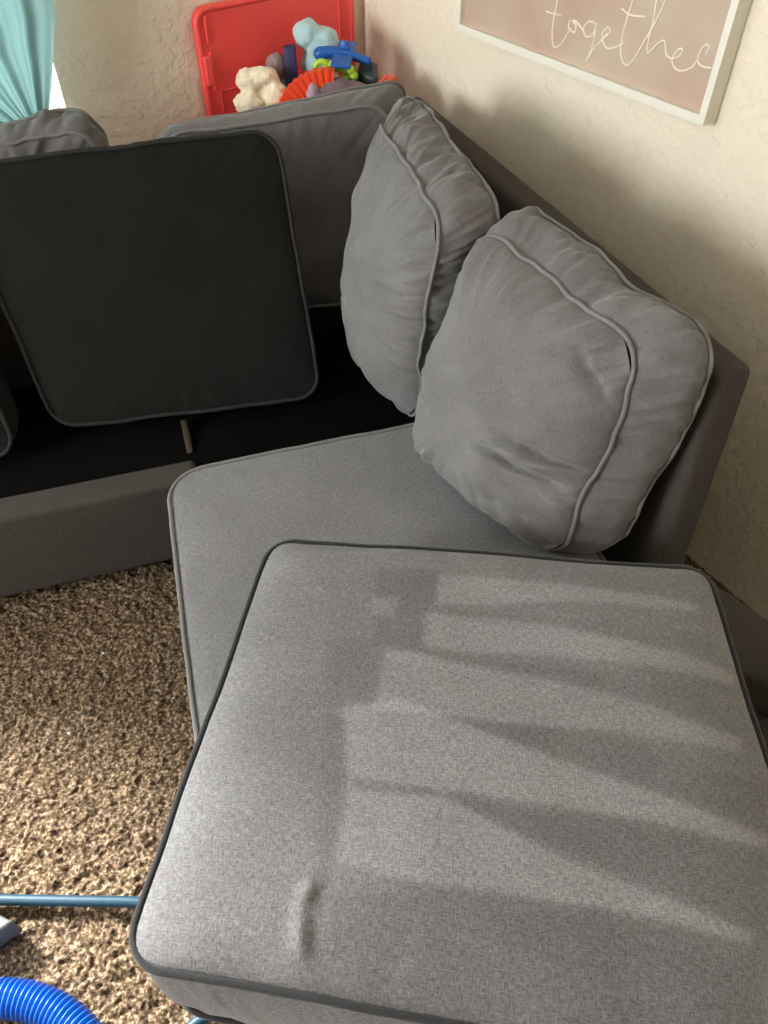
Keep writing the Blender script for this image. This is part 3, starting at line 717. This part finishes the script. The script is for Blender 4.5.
# lime rattle
lime = empty('toy_rattle', (-0.12, 2.16, 0.79), 'lime green knobbly toy below the blue toy plane', 'toy')
mb = MB(); mb.tube([(-0.155, 2.165, 0.822), (-0.09, 2.160, 0.818)], 0.009, 10)
mb.tube([(-0.158+0.017*math.cos(t), 2.16, 0.822+0.015*math.sin(t)) for t in np.linspace(0, 2*PI, 17)[:-1]], 0.0075, 8, closed=True)
for x, z in [(-0.13, 0.829), (-0.085, 0.818), (-0.078, 0.804), (-0.10, 0.798)]: mb.ico((x, 2.158, z), 0.0125, 2)
mb.out('rattle_body', M['lime'], lime)
# purple plush dome + lilac ear
pp = empty('plush_toy', (-0.11, 2.12, 0.70), 'dusty purple plush toy right behind the sofa top, below the green toy', 'plush toy')
mb = MB(); mb.ico((-0.115, 2.125, 0.772), (0.055, 0.034, 0.038), 3, 0.12, 20, 1); mb.ico((-0.085, 2.13, 0.760), (0.055, 0.034, 0.042), 3, 0.12, 20, 2); mb.ico((-0.095, 2.14, 0.68), (0.055, 0.034, 0.045), 3, 0.12, 20, 2)
remesh(mb.out('plush_body', M['purple'], pp))
mb = MB(); mb.ico((-0.180, 2.11, 0.770), (0.018, 0.016, 0.034), 3, 0.2, 20, 4); mb.ico((-0.165, 2.12, 0.755), (0.020, 0.018, 0.030), 3, 0.2, 20, 5); remesh(mb.out('plush_ear', M['lilac'], pp))
# charcoal toy blaster-like block
dk = MB(); dk.bev_hexa([(-0.075, 2.19, 0.66), (-0.02, 2.17, 0.66), (-0.015, 2.21, 0.66), (-0.07, 2.23, 0.66), (-0.070, 2.18, 0.808), (-0.022, 2.16, 0.795), (-0.015, 2.20, 0.82), (-0.06, 2.22, 0.828)], 0.006, 2)
dk.bev_hexa([(-0.06, 2.18, 0.80), (-0.03, 2.18, 0.80), (-0.03, 2.20, 0.80), (-0.06, 2.20, 0.80), (-0.05, 2.18, 0.832), (-0.03, 2.18, 0.828), (-0.03, 2.20, 0.828), (-0.05, 2.20, 0.832)], 0.004, 2)
tag(dk.out('toy_block', M['darkgrey']), 'charcoal plastic toy at the right of the blue plane', 'toy')
# coral open frame toy
mb = MB()
for a, b in [((-0.035, 2.17, 0.765), (0.012, 2.165, 0.806)), ((0.012, 2.165, 0.806), (0.040, 2.165, 0.775)), ((-0.02, 2.16, 0.778), (0.035, 2.16, 0.800)), ((-0.035, 2.17, 0.765), (0.035, 2.17, 0.762)), ((0.012, 2.165, 0.806), (0.0, 2.165, 0.762)), ((-0.02, 2.17, 0.765), (-0.03, 2.17, 0.68)), ((0.03, 2.17, 0.765), (0.01, 2.18, 0.70))]:
    mb.tube([a, b], 0.0035, 8)
tag(mb.out('lattice_toy', M['coral']), 'thin coral red plastic frame toy at the right end of the toy heap', 'toy')

# ================================================================= HOSES AND TOOL ON THE CARPET
path = [(-1.25, 0.43, 0.012), (-0.95, 0.427, 0.012), (-0.689, 0.423, 0.012), (-0.563, 0.421, 0.012), (-0.428, 0.418, 0.012), (-0.335, 0.405, 0.012), (-0.265, 0.370, 0.012), (-0.235, 0.315, 0.012),
        (-0.262, 0.262, 0.012), (-0.308, 0.235, 0.012), (-0.340, 0.195, 0.012), (-0.335, 0.12, 0.012), (-0.310, 0.0, 0.012), (-0.25, -0.15, 0.012)]
mb = MB(); mb.tube(smooth_path(path, 14), 0.0095, 16)
tag(mb.out('garden_hose', M['teal']), 'thin teal solution hose looping over the carpet beside the sofa', 'hose')
cen = Vector((-0.628, 0.018, 0.031)); R0 = 0.250
pts = [cen+Vector((math.cos(a)*R0*0.98, math.sin(a)*R0, 0)) for a in np.linspace(math.radians(178), math.radians(-55), 1100)]
mb = MB(); mb.tube(pts, lambda i: 0.0275+0.0028*math.sin(i*2*PI/10), 28)
tag(mb.out('vacuum_hose', M['bluehose']), 'thick bright blue corrugated vacuum hose coiled on the carpet', 'hose')
nz_ = empty('upholstery_tool', (-0.74, 0.37, 0.0), 'grey metal cleaning tool head at the left border on the carpet', 'cleaning tool')
mb = MB()
mb.bev_hexa([(-0.80, 0.36, 0.004), (-0.684, 0.330, 0.004), (-0.632, 0.376, 0.004), (-0.70, 0.405, 0.004), (-0.80, 0.37, 0.05), (-0.682, 0.340, 0.05), (-0.638, 0.378, 0.05), (-0.70, 0.402, 0.05)], 0.006, 3)
mb.out('tool_head', M['steel'], nz_)
mb = MB(); mb.tube([(-0.74, 0.375, 0.03), (-0.86, 0.36, 0.06), (-1.15, 0.30, 0.10)], 0.018, 16); mb.out('tool_neck', M['steel'], nz_)

for (x, y, r, lb) in [(-0.635, 0.943, 0.0024, 'tiny white lint fleck on the dark carpet, nearer the front rail'), (-0.658, 0.749, 0.0028, 'tiny white lint fleck on the carpet, farther from the front rail')]:
    mb = MB(); mb.ico((x, y, 0.003), (r*1.3, r, r), 2, 0.4, 30, 3)
    tag(mb.out('lint_fleck', M['white']), lb, 'lint', 'lint flecks on the carpet')

# ================================================================= LIGHT
FILL_E = 215.0
SUN_E, SUN_TH, SUN_EL, SKY_E = 24.0, 129.0, 36.0, 9.0
w = bpy.data.worlds.new('sky'); SC.world = w; w.use_nodes = True
bg = w.node_tree.nodes['Background']; bg.inputs['Color'].default_value = (0.97, 0.98, 1.0, 1); bg.inputs['Strength'].default_value = SKY_E
def portal(W, a, b, c, d, nrm, along):
    ld = bpy.data.lights.new('window_daylight', 'AREA'); ld.shape = 'RECTANGLE'; ld.size = b-a; ld.size_y = d-c
    ld.cycles.is_portal = True
    lo = bpy.data.objects.new('window_daylight', ld); COL.objects.link(lo)
    lo.location = W((a+b)/2, (c+d)/2, -0.14)
    yax = nrm.cross(along)
    lo.rotation_euler = Matrix((along, yax, nrm)).transposed().to_euler()
portal(BW, WS0, WS1, WZ0, WZ1, nb, wb)
portal(LW, VS0, VS1, VZ0, VZ1, wb, wr)
# area lamp added outside the left window as fill for walls and cushions
al = bpy.data.lights.new('fill_glow', 'AREA'); al.shape = 'RECTANGLE'; al.size = 1.5; al.size_y = 1.5; al.energy = FILL_E; al.color = (1.0, 0.985, 0.96)
ao = bpy.data.objects.new('fill_glow', al); COL.objects.link(ao); ao.location = LW((VS0+VS1)/2, 1.55, -0.55)
ao.rotation_euler = Matrix((wr, wb.cross(wr), wb)).transposed().to_euler()
sl = bpy.data.lights.new('hazy_sun', 'SUN'); sl.energy = SUN_E; sl.angle = math.radians(14); sl.color = (1.0, 0.975, 0.94)
so = bpy.data.objects.new('hazy_sun', sl); COL.objects.link(so); so.location = (-4, 3, 5)
th, el = math.radians(SUN_TH), math.radians(SUN_EL)
dv = Vector((math.sin(th)*math.cos(el), math.cos(th)*math.cos(el), -math.sin(el)))
so.rotation_euler = dv.to_track_quat('-Z', 'Y').to_euler()

# ================================================================= CAMERA
cd = bpy.data.cameras.new('camera'); cam = bpy.data.objects.new('camera', cd); COL.objects.link(cam)
cam.location = (0, 0, 1.5); cam.rotation_euler = (math.radians(90-47.4), 0, 0)
cd.sensor_fit = 'VERTICAL'; cd.sensor_height = 24.0; cd.lens = 24.0*770/1024; cd.clip_start = 0.01
SC.camera = cam
SC.view_settings.view_transform = 'Standard'; SC.view_settings.look = 'None'
SC.view_settings.exposure = 0.0; SC.view_settings.gamma = 1.0; SC.view_settings.use_curve_mapping = False
SC.cycles.max_bounces = 8; SC.cycles.diffuse_bounces = 5
